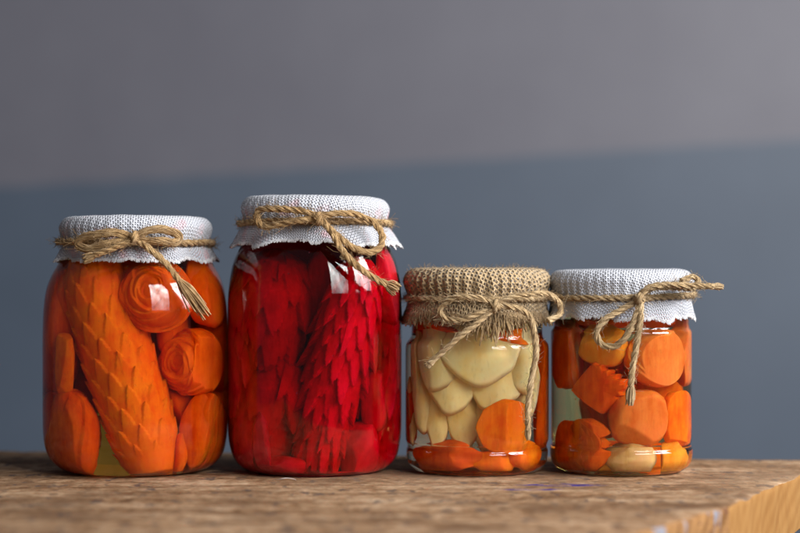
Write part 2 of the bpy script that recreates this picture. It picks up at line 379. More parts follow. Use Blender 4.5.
# ------------------------------------------------------------------ jars
PXC = FPX / D     # photo pixels per centimetre in the plane of the jar axes
class Jar:
    """outer profile given as (half width, y) in photo pixels at the depth of the axis"""
    def __init__(s, axis_px, prof_px, wall=.22, floor_=.30):
        s.ax = axis_px; s.x = (axis_px - 400) / FPX * D
        s.out = [Vector((r / PXC, max(0.0, HC - (y - 266.5) / PXC), 0)) for r, y in prof_px]   # bottom -> top (radius, z)
        s.out = crom(s.out, 8)
        s.wall, s.floor = wall, floor_
        d = Vector((-s.x, -D, 0)); s.fw = d.normalized(); s.la = Vector((-s.fw.y, s.fw.x, 0)); s.dist = d.length
        s.c = Vector((s.x, 0, 0))
        s.tab = [(p.y, p.x) for p in s.out]; s.tab.sort()
        s.R = max(p.x for p in s.out)
    def r_out(s, z): return lerp_tab(s.tab, z)
    def r_in(s, z):
        if z < s.floor + .55:      # rounded inner heel
            k = max(0, (z - s.floor) / .55); return (s.r_out(s.floor + .55) - s.wall) * (.80 + .20 * sqrt(max(0, 1 - (1 - k) ** 2)))
        return s.r_out(z) - s.wall
    def zpx(s, py, t): return HC - (py - 266.5) / FPX * (s.dist - t)
    def inv(s, a, t, z=None):
        """true lateral position of what appears a cm off the axis at depth t in front of it, through glass and brine"""
        Ro = s.r_out(z) if z is not None else s.R
        a = max(-Ro * .985, min(Ro * .985, a)); th = asin(a / Ro); th2 = asin(a / Ro / N_BRINE)
        fr = sqrt(Ro * Ro - a * a)
        return a - tan(th - th2) * max(0.0, fr - t)
    def at(s, px, py, t):
        z = s.zpx(py, t); a = (px - s.ax) / FPX * (s.dist - t)
        return s.c + s.la * s.inv(a, t, z) + s.fw * t + Vector((0, 0, z))
    def free(s, px, py, t):
        """a point outside the glass, no refraction"""
        a = (px - s.ax) / FPX * (s.dist - t)
        return s.c + s.la * a + s.fw * t + Vector((0, 0, s.zpx(py, t)))
    def clamp(s, p, gap=.05):
        z = max(p.z, s.floor + .06); q = Vector((p.x - s.c.x, p.y - s.c.y, 0)); r = q.length; lim = s.r_in(z) - gap
        if r > lim:
            e = r - lim; q *= (lim - .12 * (1 - exp(-e * .6))) / r   # pressed flat against the glass, keeps a trace of its own curve
        return Vector((s.c.x + q.x, s.c.y + q.y, z))
    def build(s, label, brine_label, sig, brine_top_px, lid_top, lid_r, group):
        n = 128
        def ring(mb, prof, mi=0, flip=False):
            def fn(u, v):
                p = prof[int(round(v * (len(prof) - 1)))]; a = 2 * pi * (1 - u if flip else u); return Vector((s.c.x + p[0]*cos(a), p[0]*sin(a), p[1]))
            mb.grid(fn, n, len(prof) - 1, True, mi)
        zt = s.out[-1].y; zb = s.zpx(brine_top_px, 0)
        g = MB(); r0 = s.out[0].x
        ring(g, [(.001, .16), (r0*.5, .15), (r0*.80, .10), (r0*.92, .0)] + [(p.x, p.y) for p in s.out])     # push-up base, wall, to the rim
        ri = s.r_in(zt)
        dry = [(s.out[-1].x - .03, zt + .04), (ri + .06, zt + .05), (ri, zt)]
        k = 6
        dry += [(s.r_in(zt + (zb - zt) * i / k), zt + (zb - zt) * i / k) for i in range(1, k + 1)]
        ring(g, [(s.out[-1].x, zt)] + dry)
        jar = g.build('glass_jar', M_GLASS, origin=s.c, weld=.002); tag(jar, label, 'jar', group)
        lid = MB(); zl0 = zt - 1.0
        ring(lid, [(lid_r - .08, zl0), (lid_r, zl0 + .06), (lid_r - .02, lid_top - .62), (lid_r - .22, lid_top - .28), (lid_r - .6, lid_top - .10), (.001, lid_top - .08)])
        ring(lid, [(.001, lid_top - .16), (lid_r - .62, lid_top - .18), (lid_r - .30, lid_top - .36), (lid_r - .10, lid_top - .66), (lid_r - .08, zl0)])
        lid.build('lid', M_LID, jar, weld=.002)
        br = MB(); zs = [s.floor + .55 * (1 - cos(i / 8 * pi / 2)) for i in range(9)] + [s.floor + .55 + (zb - s.floor - .55) * i / 60 for i in range(1, 61)]
        ri0 = s.r_in(zs[0])
        ring(br, [(.001, s.floor + .10), (ri0 * .6, s.floor + .07)] + [(s.r_in(z), z) for z in zs])
        ring(br, [(s.r_in(zb), zb), (s.r_in(zb) - .08, zb - .02), (.001, zb - .03)], 1)
        b = br.build('brine', [brine_mat('brine_in_glass', sig, N_BRINE / N_GLASS), brine_mat('brine_surface', sig, N_BRINE)], origin=s.c, weld=.002)
        tag(b, brine_label, 'brine', None); return jar

JG = 'jars of pickled vegetables on the board'
J1 = Jar(136, [(60, 470), (72, 467.5), (83, 459), (89, 447), (91.5, 432), (92, 405), (92, 370), (92, 335), (91, 308), (88.5, 290), (84, 277), (78, 266), (73, 257), (70.5, 250), (69.5, 240), (69.5, 226)])
J2 = Jar(315, [(60, 470), (70, 467.5), (79, 460), (84, 449), (86.5, 433), (87, 405), (87, 370), (87, 330), (86.8, 300), (85.5, 283), (82.5, 266), (77.5, 253), (72, 243), (69, 234), (68.5, 222), (68.5, 206)])
J3 = Jar(477, [(55, 470), (63, 468.4), (68.5, 463), (70.5, 455), (70.8, 449), (69.6, 445.5), (70.6, 441), (71.6, 436), (71.8, 405), (71.8, 360), (71.5, 346), (69.5, 341), (66.5, 337), (65.5, 331), (65.5, 315), (65.5, 278)])
J4 = Jar(621, [(54, 470), (62, 468.4), (68, 463), (70.6, 455), (70.9, 448), (69.4, 444.5), (69.4, 441), (70.0, 436), (70.0, 405), (70.0, 360), (70.0, 335), (69.6, 330.5), (67.5, 327), (67.2, 322), (67.2, 300), (66, 280)])
J1.build('largest rounded glass jar at the left end, packed with orange carved carrots, under white gauze', 'pale amber brine around the carved carrots of the left end jar', (.020, .105, .36), 240, 14.36, 4.17, JG)
J2.build('tall glass jar of crimson beet brine with red carved carrots, tallest of the row', 'deep crimson brine filling the tallest jar', (.23, 2.9, 1.15), 222, 15.50, 4.05, JG)
J3.build('straight small glass jar capped with brown burlap, holding a pale carved flower', 'clear faintly yellow brine around the pale flower under the burlap cap', (.006, .040, .12), 300, 11.42, 3.82, JG)
J4.build('straight small glass jar at the right end holding chunky carrot pieces, under white gauze', 'clear faintly green brine around the carrot chunks in the right end jar', (.014, .030, .17), 300, 11.34, 3.92, JG)

# ------------------------------------------------------------------ carved vegetables
def frame_pts(J, verts, c, R):
    """local (lateral, towards camera, up) -> world, rotated by R first"""
    out = []
    for v in verts:
        q = R @ v; out.append(J.clamp(c + J.la * q.x + J.fw * q.y + Vector((0, 0, q.z))))
    return out
def fit(J, px, py, wpx, hpx, t):
    """centre and half sizes (cm) of something that should appear wpx x hpx (half sizes) at (px, py), at depth t"""
    z = J.zpx(py, t); k = (J.dist - t) / FPX; a = (px - J.ax) * k
    xl, xr = J.inv(a - wpx * k, t, z), J.inv(a + wpx * k, t, z)
    return J.c + J.la * ((xl + xr) / 2) + J.fw * t + Vector((0, 0, z)), (xr - xl) / 2, hpx * k
def veg(J, fn, nu, nv, px, py, wpx, hpx, t, depth, rot, name, m, label, cat, group, parent=None, part_label=None):
    c, hx, hz = fit(J, px, py, wpx, hpx, t)
    E = Euler([radians(a) for a in rot]).to_matrix()
    mb = MB(); mb.grid(fn, nu, nv)
    sc_ = Vector((hx, depth, hz))
    loc = []
    for v in mb.v:
        q = E @ v; loc.append(Vector((q.x * sc_.x, q.y * sc_.y, q.z * sc_.z)))
    mb.v = frame_pts(J, loc, c, Matrix.Identity(3))
    o = mb.build(name, m, parent)
    if parent is None: tag(o, label, cat, group)
    return o
def sph(u, v): a, f = 2*pi*u, pi*v; return a, f, Vector((sin(f)*cos(a), sin(f)*sin(a), cos(f)))   # pole on +z
def rose_fn(seed, rings=5, depth=.11, n=4):
    """a ball cut into overlapping petals: each rim is a circle set off the facing pole, the flesh steps up across it"""
    rnd = random.Random(seed * 100); C = []
    for i in range(rings * 2):
        rho = .22 + 1.15 * (i / (rings * 2 - 1)) ** 1.1; al = seed * 6 + i * 2.4; de = .34 * rho * rnd.uniform(.7, 1.2)
        C.append((Vector((sin(de) * cos(al), sin(de) * sin(al), cos(de))), rho, depth * rnd.uniform(.75, 1.25)))
    def fn(u, v):
        a, f, d = sph(u, v); h = 0
        for c, rho, k in C:
            an = d.angle(c) if d.length > 0 else 0; an += .05 * nz(d, 2.5, seed + rho)
            if an > rho: h += k * exp(-(an - rho) / .42) * min(1, (an - rho) / .03)
            else: h -= k * .25 * exp(-(rho - an) / .10)
        return d * ((.84 + h * .55) * (1 + .04 * nz(d, 1.4, seed)))
    return fn
def tulip_fn(seed, n=5, ridge=.10, open_=.62):
    def fn(u, v):
        a, f, d = sph(u, v)
        w_ = (a / (2*pi) * n + .5 * sin(f * 1.2) + seed) % 1.0
        rim = open_ * (.62 + .55 * abs(w_ - .5) * 2 * .7)
        r = 1 - ridge * w_ * min(1, f / .9) * min(1, (pi - f) / .7)
        r += .05 * nz(d, 1.5, seed)
        p = Vector((d.x * r, d.y * r, d.z * r))
        if f < rim: p = Vector((d.x * r * .8, d.y * r * .8, cos(rim) - (1 - f / rim) * .75))
        return p
    return fn
def chunk_fn(seed, p=3.0, cuts=4, rough=.06):
    rnd = random.Random(seed); pl = []
    for _ in range(cuts):
        n = Vector((rnd.uniform(-1, 1), rnd.uniform(-1, 1), rnd.uniform(-1, 1))).normalized(); pl.append((n, rnd.uniform(.68, .9)))
    def fn(u, v):
        a, f, d = sph(u, v)
        r = (abs(d.x)**p + abs(d.y)**p + abs(d.z)**p) ** (-1 / p); r *= 1 + rough * nz(d, 1.7, seed) + rough * .4 * nz(d, 5, seed)
        q = d * r
        for n, k in pl:
            e = q.dot(n) - k
            if e > 0: q -= n * e * .93
        return q
    return fn
def slab_fn(outline, seed=0, bev=.1):
    """a flat slice: outline(a) gives its radius; pole on +z of a disc lying in the x-z plane, thickness along y"""
    def fn(u, v):
        a = 2 * pi * u; R = outline(a)
        if v < .42: rr, y = v / .42 * (1 - bev), 1
        elif v < .58: k = (v - .42) / .16; rr = 1 - bev * (abs(2*k - 1)) ** 2; y = 1 - 2 * k
        else: rr, y = (1 - v) / .42 * (1 - bev), -1
        y += .25 * nz((cos(a) * rr, sin(a) * rr, y), 1.4, seed)
        return Vector((cos(a) * R * rr, y, sin(a) * R * rr))
    return fn
def ngon_outline(n, ph, k=.9):
    return lambda a: cos(pi / n) / cos(((a + ph) % (2 * pi / n)) - pi / n) * k + (1 - k)

def petal(J, px, py, w_, h_, t, dep, rz, tilt, m, seed, parent, point=0.0, blg=.75):
    """a broad shield shaped petal, rounded (or pointed) at its lower end"""
    def fn(u, v):
        a = 2 * pi * u
        s_, c_ = sin(a), cos(a)
        wd = (1.0 - point * max(0, -s_) ** 1.5) if s_ < 0 else 1 - .25 * s_
        k = v / .5 if v < .5 else (1 - v) / .5
        k = k ** .8; x, z = c_ * wd * k, s_ * k; x += .05 * nz((z, seed, 1), 2.2, seed)
        bul = 1 - (x * x + z * z * .6)
        y = blg * bul * (1 if v < .5 else .55) + (.10 * (1 - k) if v < .5 else -.12 * (1 - k))
        y += .14 * nz((x, z, 0), 1.5, seed) + (.03 if v < .5 else -.03)
        x *= 1 + .10 * nz((x, z, 4), 1.6, seed)
        return Vector((x, y, z))
    return veg(J, fn, 64, 40, px, py, w_, h_, t, dep, (tilt, rz, 0), 'petal', m, None, None, None, parent=parent)
def flower_of(J, c, label, pts, m, seed, core=None, blg=.75):
    root = empty('carved_flower', J.at(*c), label, 'carved flower')
    if core: veg(J, chunk_fn(3, 2.2, 0), 60, 44, *core, (0, 0, 0), 'core', m, None, None, None, parent=root)
    for i, p in enumerate(pts): petal(J, *p[:8], m, seed + i, root, p[8] if len(p) > 8 else 0, blg)
    return root
def cone(J, A, B, rtab, rows, nper, hmax, base_v, up, name, m, label, cat, seed=0, lmax=1.9, irr=.5, power=.8, tipx=1.7, overhang=.5, NU=150, NVV=260):
    """carved like a fir cone. A, B: (px, py, t) of the two ends; v runs from A to B; scale tips point towards A when up, else B"""
    a, b = J.at(*A), J.at(*B); ax = (b - a); L = ax.length; ax.normalize()
    n1 = (J.fw - ax * J.fw.dot(ax)).normalized(); n2 = ax.cross(n1)
    dv = 1.0 / rows
    def fn(u, v):
        ang = 2 * pi * u
        w_ = (1 - v) if up else v            # runs towards the tips
        r = lerp_tab(rtab, v); h = 0.0
        if base_v[0] <= v <= base_v[1]:
            k0 = int(floor(w_ / dv))
            for k in range(k0 - 3, k0 + 1):
                x = (u * nper + (.5 if k % 2 else 0) + .06 * nz((k, u * 9, 0), 1, seed)) % 1.0 - .5
                Lk = lmax * dv * (1 - abs(2 * x) ** tipx) * (.92 + .3 * irr * nz((k * 1.7, floor(u * nper + (.5 if k % 2 else 0)) * 2.3, 0), 1, seed))
                q = w_ - k * dv
                if 0 <= q <= Lk: h = max(h, hmax * (q / (lmax * dv)) ** power * (1 + irr * nz((k * 2.1, floor(u * nper + (.5 if k % 2 else 0)) * 1.73, 7), 1, seed + 3)))
            edge = min(1, (v - base_v[0]) / .04, (base_v[1] - v) / .04); h *= max(0, edge)
        else:
            r *= .94 + .06 / max(.3, cos(((ang + .3) % (2*pi/8)) - pi/8)) - .0
        r *= 1 + .04 * nz((cos(ang), sin(ang), v * 5), 1.2, seed)
        tip = -1 if up else 1
        p = a + ax * (v * L + tip * overhang * h) + (n1 * cos(ang) + n2 * sin(ang)) * (r + h)
        return J.clamp(p, .06)
    mb = MB(); mb.grid(fn, NU, NVV)
    for e, v in ((a, 0.0), (b, 1.0)):
        pass
    o = mb.build(name, m); return tag(o, label, cat)

# --- jar 1 : orange
G1 = 'carved carrots in the left end jar'
cone(J1, (86, 252, 1.7), (155, 473, 2.9), [(0, .25), (.02, 1.0), (.12, 1.5), (.4, 1.75), (.66, 1.72), (.84, 1.60), (.975, 1.0), (1, .05)], 12.5, 9, .24, (.0, .90), True,
     'carved_carrot', M_CARROT, 'long carrot carved with fir cone scales, leaning across the left end jar', 'carrot', 1, power=1.8, tipx=1.45, irr=.5, overhang=.6)
def rose(J, px, py, w_, h_, t, dep, rot, m, label, seed, **k): return veg(J, rose_fn(seed, **k), 130, 170, px, py, w_, h_, t, dep, rot, 'carrot_rose', m, label, 'carved carrot', None)
def chunk(J, px, py, w_, h_, t, dep, rot, m, label, seed, p=3.0, cuts=4, nm='carrot_chunk'): return veg(J, chunk_fn(seed, p, cuts), 56, 40, px, py, w_, h_, t, dep, rot, nm, m, label, 'carrot piece', None)
rose(J1, 158, 299, 37, 36, 3.0, 1.8, (-70, 20, 25), M_CARROT_RED, 'ball shaped carrot rose high in the left end jar, behind the frayed twine tail', .3, rings=4)
rose(J1, 194, 362, 35, 35, 2.3, 1.7, (-85, -12, 40), M_CARROT_RED, 'carrot rose with spiral petals facing out, right of the scaled carrot', .9, rings=5)
flower_of(J1, (203, 470, 1.6), 'carrot bud with long overlapping petals, bottom right of the left end jar',
    [(196, 432, 19, 40, 2.7, .7, 8, 16, .35), (216, 438, 12, 42, 2.2, .7, -4, 14, .35), (180, 452, 8, 22, 2.9, .5, -26, 16, .4), (206, 414, 22, 22, 2.5, .7, 6, 10, .2)], M_CARROT_RED, 300, (205, 436, 26, 38, 1.4, 1.5))
veg(J1, tulip_fn(.75, 4, .10, .45), 100, 80, 77, 432, 27, 46, 2.2, 1.6, (165, 14, 60), 'carrot_bud', M_CARROT_RED, 'big smooth carrot bud at the bottom left of the left end jar', 'carved carrot', None)
chunk(J1, 67, 362, 9, 34, 2.6, .5, (0, 6, 0), M_CARROT, 'thin upright carrot slice by the left wall of the left end jar', 11)
chunk(J1, 208, 292, 24, 34, 1.6, 1.3, (0, 12, 0), M_CARROT_RED, 'shadowed carrot piece at the upper right of the left end jar', 12)
chunk(J1, 120, 290, 24, 26, .6, 1.6, (20, 0, 10), M_CARROT_RED, 'carrot piece deep behind the top of the scaled carrot', 13)
chunk(J1, 70, 300, 24, 30, .2, 1.6, (0, 0, 0), M_CARROT_RED, 'carrot piece behind the scaled carrot at upper left', 14)
chunk(J1, 150, 258, 50, 14, -.4, 2.0, (0, 4, 0), M_CARROT_RED, 'carrot piece wedged under the lid of the left end jar', 15)
chunk(J1, 145, 352, 26, 34, -.6, 1.6, (0, 30, 0), M_CARROT_RED, 'carrot piece deep in the middle of the left end jar', 16)
chunk(J1, 190, 400, 30, 30, -1.6, 1.6, (0, 10, 0), M_CARROT_RED, 'carrot piece at the back right of the left end jar', 17)
chunk(J1, 80, 380, 30, 30, -1.6, 1.6, (10, 10, 0), M_CARROT_RED, 'carrot piece at the back left of the left end jar', 18)
chunk(J1, 165, 455, 12, 24, 2.6, .5, (0, -38, 0), M_CARROT, 'slanted carrot sliver beside the foot of the scaled carrot', 19)

for i, (px, py, w_, h_, t, dp, lb) in enumerate([
        (58, 330, 22, 60, .3, 1.4, 'carrot piece along the left wall of the left end jar'),
        (60, 430, 20, 40, .2, 1.6, 'carrot piece behind the big smooth bud'),
        (110, 330, 34, 50, -2.2, 1.5, 'large carrot piece against the rear wall of the left end jar'),
        (175, 330, 36, 50, -2.4, 1.5, 'large carrot piece behind the two carrot roses'),
        (214, 330, 16, 60, -.4, 1.5, 'carrot piece along the right wall of the left end jar'),
        (214, 430, 16, 40, -.2, 1.5, 'carrot piece behind the bud with overlapping petals'),
        (136, 300, 20, 30, 1.4, 1.4, 'carrot piece between the scaled carrot and the upper rose'),
        (172, 330, 16, 24, 1.2, 1.4, 'carrot piece tucked between the two carrot roses'),
        (178, 402, 18, 24, 1.0, 1.3, 'carrot piece between the spiral rose and the long petalled bud'),]):
    chunk(J1, px, py, w_, h_, t, dp, (0, 7 * i % 20 - 8, 0), M_CARROT_RED, lb, 80 + i)
# --- jar 2 : crimson
cone(J2, (364, 262, 1.9), (311, 476, 2.6), [(0, .4), (.03, .9), (.2, 1.3), (.55, 1.3), (.85, .95), (.97, .6), (1, .05)], 13, 10, .52, (.0, .97), False,
     'carved_carrot', M_BEETCARROT, 'crimson carrot cut into shaggy pointed scales, leaning in the tallest jar', 'carrot', 4, lmax=2.2, irr=1.1, overhang=.9)
cone(J2, (276, 258, .7), (266, 372, 1.5), [(0, .5), (.06, 1.3), (.3, 1.75), (.65, 1.5), (.9, .8), (1, .05)], 5, 6, .58, (.0, .98), False,
     'carved_bud', M_BEETCARROT, 'crimson carrot carved into a shaggy bud, upper left in the tallest jar', 'carved carrot', 8, lmax=2.3, irr=1.2, overhang=.8, NVV=180)
cone(J2, (286, 352, .7), (258, 476, 1.5), [(0, .5), (.06, 1.3), (.3, 1.8), (.7, 1.5), (.92, .8), (1, .05)], 4, 5, .62, (.0, .98), False,
     'carved_bud', M_BEETCARROT, 'crimson carrot carved into broad ragged petals, lower left in the tallest jar', 'carved carrot', 9, lmax=2.4, irr=1.2, overhang=.9, NVV=180)
cone(J2, (246, 285, .6), (240, 420, 1.2), [(0, .5), (.1, 1.0), (.5, 1.1), (.9, .7), (1, .05)], 7, 7, .45, (.0, .98), False,
     'carved_bud', M_BEETCARROT, 'dim crimson carved carrot along the left wall of the tallest jar', 'carved carrot', 10, lmax=2.3, irr=1.1, overhang=.8, NVV=160)
cone(J2, (392, 330, .2), (372, 474, .6), [(0, .5), (.1, 1.0), (.5, 1.2), (.9, .8), (1, .05)], 7, 7, .45, (.0, .98), False,
     'carved_bud', M_BEETCARROT, 'dim crimson carved carrot at the right of the tallest jar, behind the scaled one', 'carved carrot', 11, lmax=2.3, irr=1.1, overhang=.8, NVV=160)
for i, (px, py, w_, h_, t, r, lb) in enumerate([
        (262, 446, 8, 34, 3.2, -22, 'narrow crimson carrot strip standing near the base of the tallest jar'),
        (284, 462, 24, 9, 3.0, 14, 'crimson carrot sliver lying flat on the floor of the tallest jar'),
        (392, 285, 16, 40, 1.5, 4, 'bright crimson carrot piece by the upper right shoulder of the tallest jar'),
        (345, 468, 20, 5, 2.4, -4, 'flat crimson scrap on the floor of the tallest jar'),
        (385, 340, 16, 36, .8, 0, 'dim crimson carrot piece at the right wall of the tallest jar'),
        (318, 380, 20, 60, .2, 6, 'dim crimson carrot piece in the middle of the tallest jar'),
        (358, 446, 20, 26, 2.2, -10, 'dim crimson carrot slice low in the tallest jar, right of the scaled carrot foot'),
        (374, 400, 13, 30, 2.0, 8, 'dim crimson carrot slice right of the middle of the scaled crimson carrot'),
        (322, 300, 18, 40, 1.2, 6, 'crimson carrot piece standing behind the scaled crimson carrot')]):
    chunk(J2, px, py, w_, h_, t, .6 if w_ < 20 else .9, (0, r, 0), M_BEETCARROT, lb, 30 + i)

# --- jar 3 : pale flower, slices
for i, (px, py, w_, h_, t, dp, m, lb) in enumerate([
        (478, 462, 60, 10, -.6, 2.6, M_CARROT_RED, 'bed of dark carrot under the pale flower'),
        (536, 360, 12, 26, -.6, 1.2, M_CARROT_RED, 'carrot piece behind the long hanging twine tail')]):
    chunk(J3, px, py, w_, h_, t, dp, (0, 3, 0), m, lb, 90 + i)
for i, (px, py, w_, h_, t, dp, m, lb) in enumerate([
        (640, 380, 44, 40, -1.8, 1.6, M_CARROT, 'large carrot piece against the rear wall of the right end jar'),
        (620, 455, 60, 18, -1.6, 1.8, M_CARROT, 'carrot piece on the rear floor of the right end jar'),
        (590, 350, 34, 30, -1.4, 1.6, M_CARROT_RED, 'carrot piece behind the crinkle cut wedge'),
        (682, 350, 10, 34, .2, 1.4, M_CARROT_PALE, 'carrot piece along the right wall of the right end jar')]):
    chunk(J4, px, py, w_, h_, t, dp, (0, 3, 0), m, lb, 95 + i)
PET = [(480, 350, 40, 49, 2.75, .7, -3, 40, .26), (436, 352, 27, 52, 2.35, .8, 10, 36, .24), (414, 366, 13, 48, 1.5, .8, 5, 30, .24), (523, 352, 22, 50, 2.15, .8, -14, 34, .24),
       (452, 384, 25, 43, 2.3, .7, 4, 42, .26), (495, 382, 28, 42, 2.3, .7, -6, 42, .26), (526, 388, 15, 36, 1.8, .7, -12, 34, .24), (424, 400, 13, 42, 1.7, .7, 6, 32, .34),
       (437, 418, 13, 42, 1.9, .6, 4, 38, .34), (464, 417, 18, 44, 1.95, .6, 2, 40, .26), (488, 418, 18, 42, 1.9, .6, -2, 40, .26), (412, 412, 8, 38, 1.0, .6, 3, 30, .34)]
flower_of(J3, (470, 440, .4), 'pale yellow root carved into a layered flower inside the burlap capped jar', PET, M_PALE, 1, (470, 380, 40, 50, .0, 1.6), .34)
veg(J3, slab_fn(ngon_outline(9, .35, .75), 2, .12), 72, 40, 507, 427, 28, 29, 3.15, .32, (0, 0, 14), 'carrot_slice', M_CARROT, 'round bright carrot slice with faceted rim, standing before the pale flower', 'carrot slice', None)
def wedge_outline(a): return ngon_outline(4, .2, .9)(a) * (1 + .12 * cos(a))
veg(J3, slab_fn(wedge_outline, 3, .14), 72, 40, 443, 455, 44, 17, 2.4, 1.1, (0, 6, -16), 'carrot_wedge', M_CARROT_RED, 'red orange carrot wedge lying at the lower left of the burlap capped jar', 'carrot piece', None)
chunk(J3, 490, 458, 26, 12, 2.5, .8, (0, 4, 0), M_CARROT, 'carrot chunk lying under the round carrot slice', 51)
chunk(J3, 526, 452, 22, 14, 2.0, 1.0, (0, -8, 0), M_CARROT, 'carrot chunk at the lower right of the burlap capped jar', 52)
chunk(J3, 519, 337, 26, 9, 2.2, .9, (0, -3, 0), M_CARROT, 'carrot piece floating at the top right of the burlap capped jar', 53)
chunk(J3, 541, 395, 8, 52, .2, 1.2, (0, 0, 0), M_CARROT_RED, 'upright red orange carrot stick by the right wall of the burlap capped jar', 54)
chunk(J3, 452, 327, 50, 9, .6, 2.2, (0, 2, 0), M_CARROT_RED, 'dark carrot piece under the cap, above the pale flower', 55)
chunk(J3, 412, 415, 8, 26, .6, .8, (0, 3, 0), M_CARROT_RED, 'carrot sliver by the left wall of the burlap capped jar', 56)

# --- jar 4 : chunks
chunk(J4, 566, 352, 18, 36, 1.0, 1.4, (0, 0, 0), M_CARROT_RED, 'dark red orange carrot block at the upper left of the right end jar', 61, p=5)
chunk(J4, 604, 344, 24, 21, 2.4, 1.0, (0, 14, 10), M_CARROT_YEL, 'yellowish carrot piece behind the low twine loop', 62, p=3)
def crinkle(a):
    R = ngon_outline(4, .78, .95)(a); s_ = sin(a)
    return R * (1 + (.10 * cos(a * 18) if 0.15 < a < 2.2 else 0))
veg(J4, slab_fn(crinkle, 5, .08), 144, 44, 601, 387, 32, 26, 3.0, .6, (0, 38, 8), 'carrot_wedge', M_CARROT_RED, 'crinkle cut carrot wedge tilted in the middle of the right end jar', 'carrot piece', None)
veg(J4, rose_fn(.63, 2, .10), 110, 120, 655, 358, 37, 32, 2.3, 1.6, (-60, 40, 0), 'carrot_ball', M_CARROT_PALE, 'smooth peach carrot ball in the upper right of the right end jar', 'carved carrot', None)
veg(J4, chunk_fn(64, 2.4, 1, .05), 64, 48, 638, 416, 30, 28, 2.4, 1.5, (0, 0, 0), 'carrot_ball', M_CARROT_PALE, 'round peach carrot ball in the centre of the right end jar, below the twine tail', 'carved carrot', None)
veg(J4, chunk_fn(65, 3.2, 2, .05), 64, 48, 677, 417, 15, 28, 1.4, 1.4, (0, 0, 0), 'carrot_chunk', M_CARROT, 'orange carrot block by the right wall of the right end jar', 'carrot piece', None)
flower_of(J4, (579, 468, 1.6), 'small carrot bud with jagged petal tips at the lower left of the right end jar',
    [(588, 429, 24, 13, 2.9, .7, -78, 6, .55), (590, 455, 22, 13, 2.9, .7, -104, -4, .5), (576, 442, 26, 20, 3.2, .8, -90, 0, .3), (568, 460, 18, 11, 2.9, .7, -95, -6, .3), (596, 441, 15, 10, 2.6, .6, -90, 0, .6)], M_CARROT_RED, 340, (572, 444, 21, 25, 2.2, 1.4))
veg(J4, chunk_fn(67, 2.4, 1), 56, 40, 630, 455, 26, 15, 2.6, 1.0, (0, -4, 0), 'pale_root_chunk', M_PALE_CORE, 'pale buff root chunk on the floor of the right end jar', 'root piece', None)
chunk(J4, 672, 455, 16, 17, 2.0, 1.0, (0, 8, 0), M_CARROT_YEL, 'amber carrot chunk at the lower right of the right end jar', 68)
chunk(J4, 604, 410, 22, 26, .0, 1.2, (0, -10, 0), M_CARROT_RED, 'shadowed carrot chunk behind the bud of the right end jar', 69)
chunk(J4, 608, 460, 12, 9, 2.0, .8, (0, 8, 0), M_CARROT_YEL, 'yellow carrot scrap between the bud and the pale root chunk', 70)
chunk(J4, 625, 318, 50, 11, .4, 2.2, (0, 0, 0), M_CARROT, 'carrot piece pressed under the lid of the right end jar', 71)

M_AIR = dielectric('air_bubble', 1 / N_BRINE)
def bubbles(J, n, seed):
    rnd = random.Random(seed); mb = MB()
    for _ in range(n):
        a = rnd.uniform(-1.2, 1.2); z = J.floor + .3 + (J.out[-1].y - J.floor - 2.2) * rnd.random() ** .7; r = rnd.uniform(.018, .05) * (1.3 if rnd.random() < .15 else 1)
        rr = J.r_in(z) - r - .015; c = J.c + J.fw * cos(a) * rr + J.la * sin(a) * rr + Vector((0, 0, z))
        mb.grid(lambda u, v: c + sph(u, v)[2] * r, 12, 8)
    b = [o for o in COL.objects if o.name.startswith('brine') and abs(o.location.x - J.x * S) < 1e-5][0]
    o = mb.build('bubbles', M_AIR, b); o['kind'] = 'stuff'
for i, J in enumerate((J1, J2, J3, J4)): bubbles(J, (26, 34, 16, 16)[i], 50 + i)

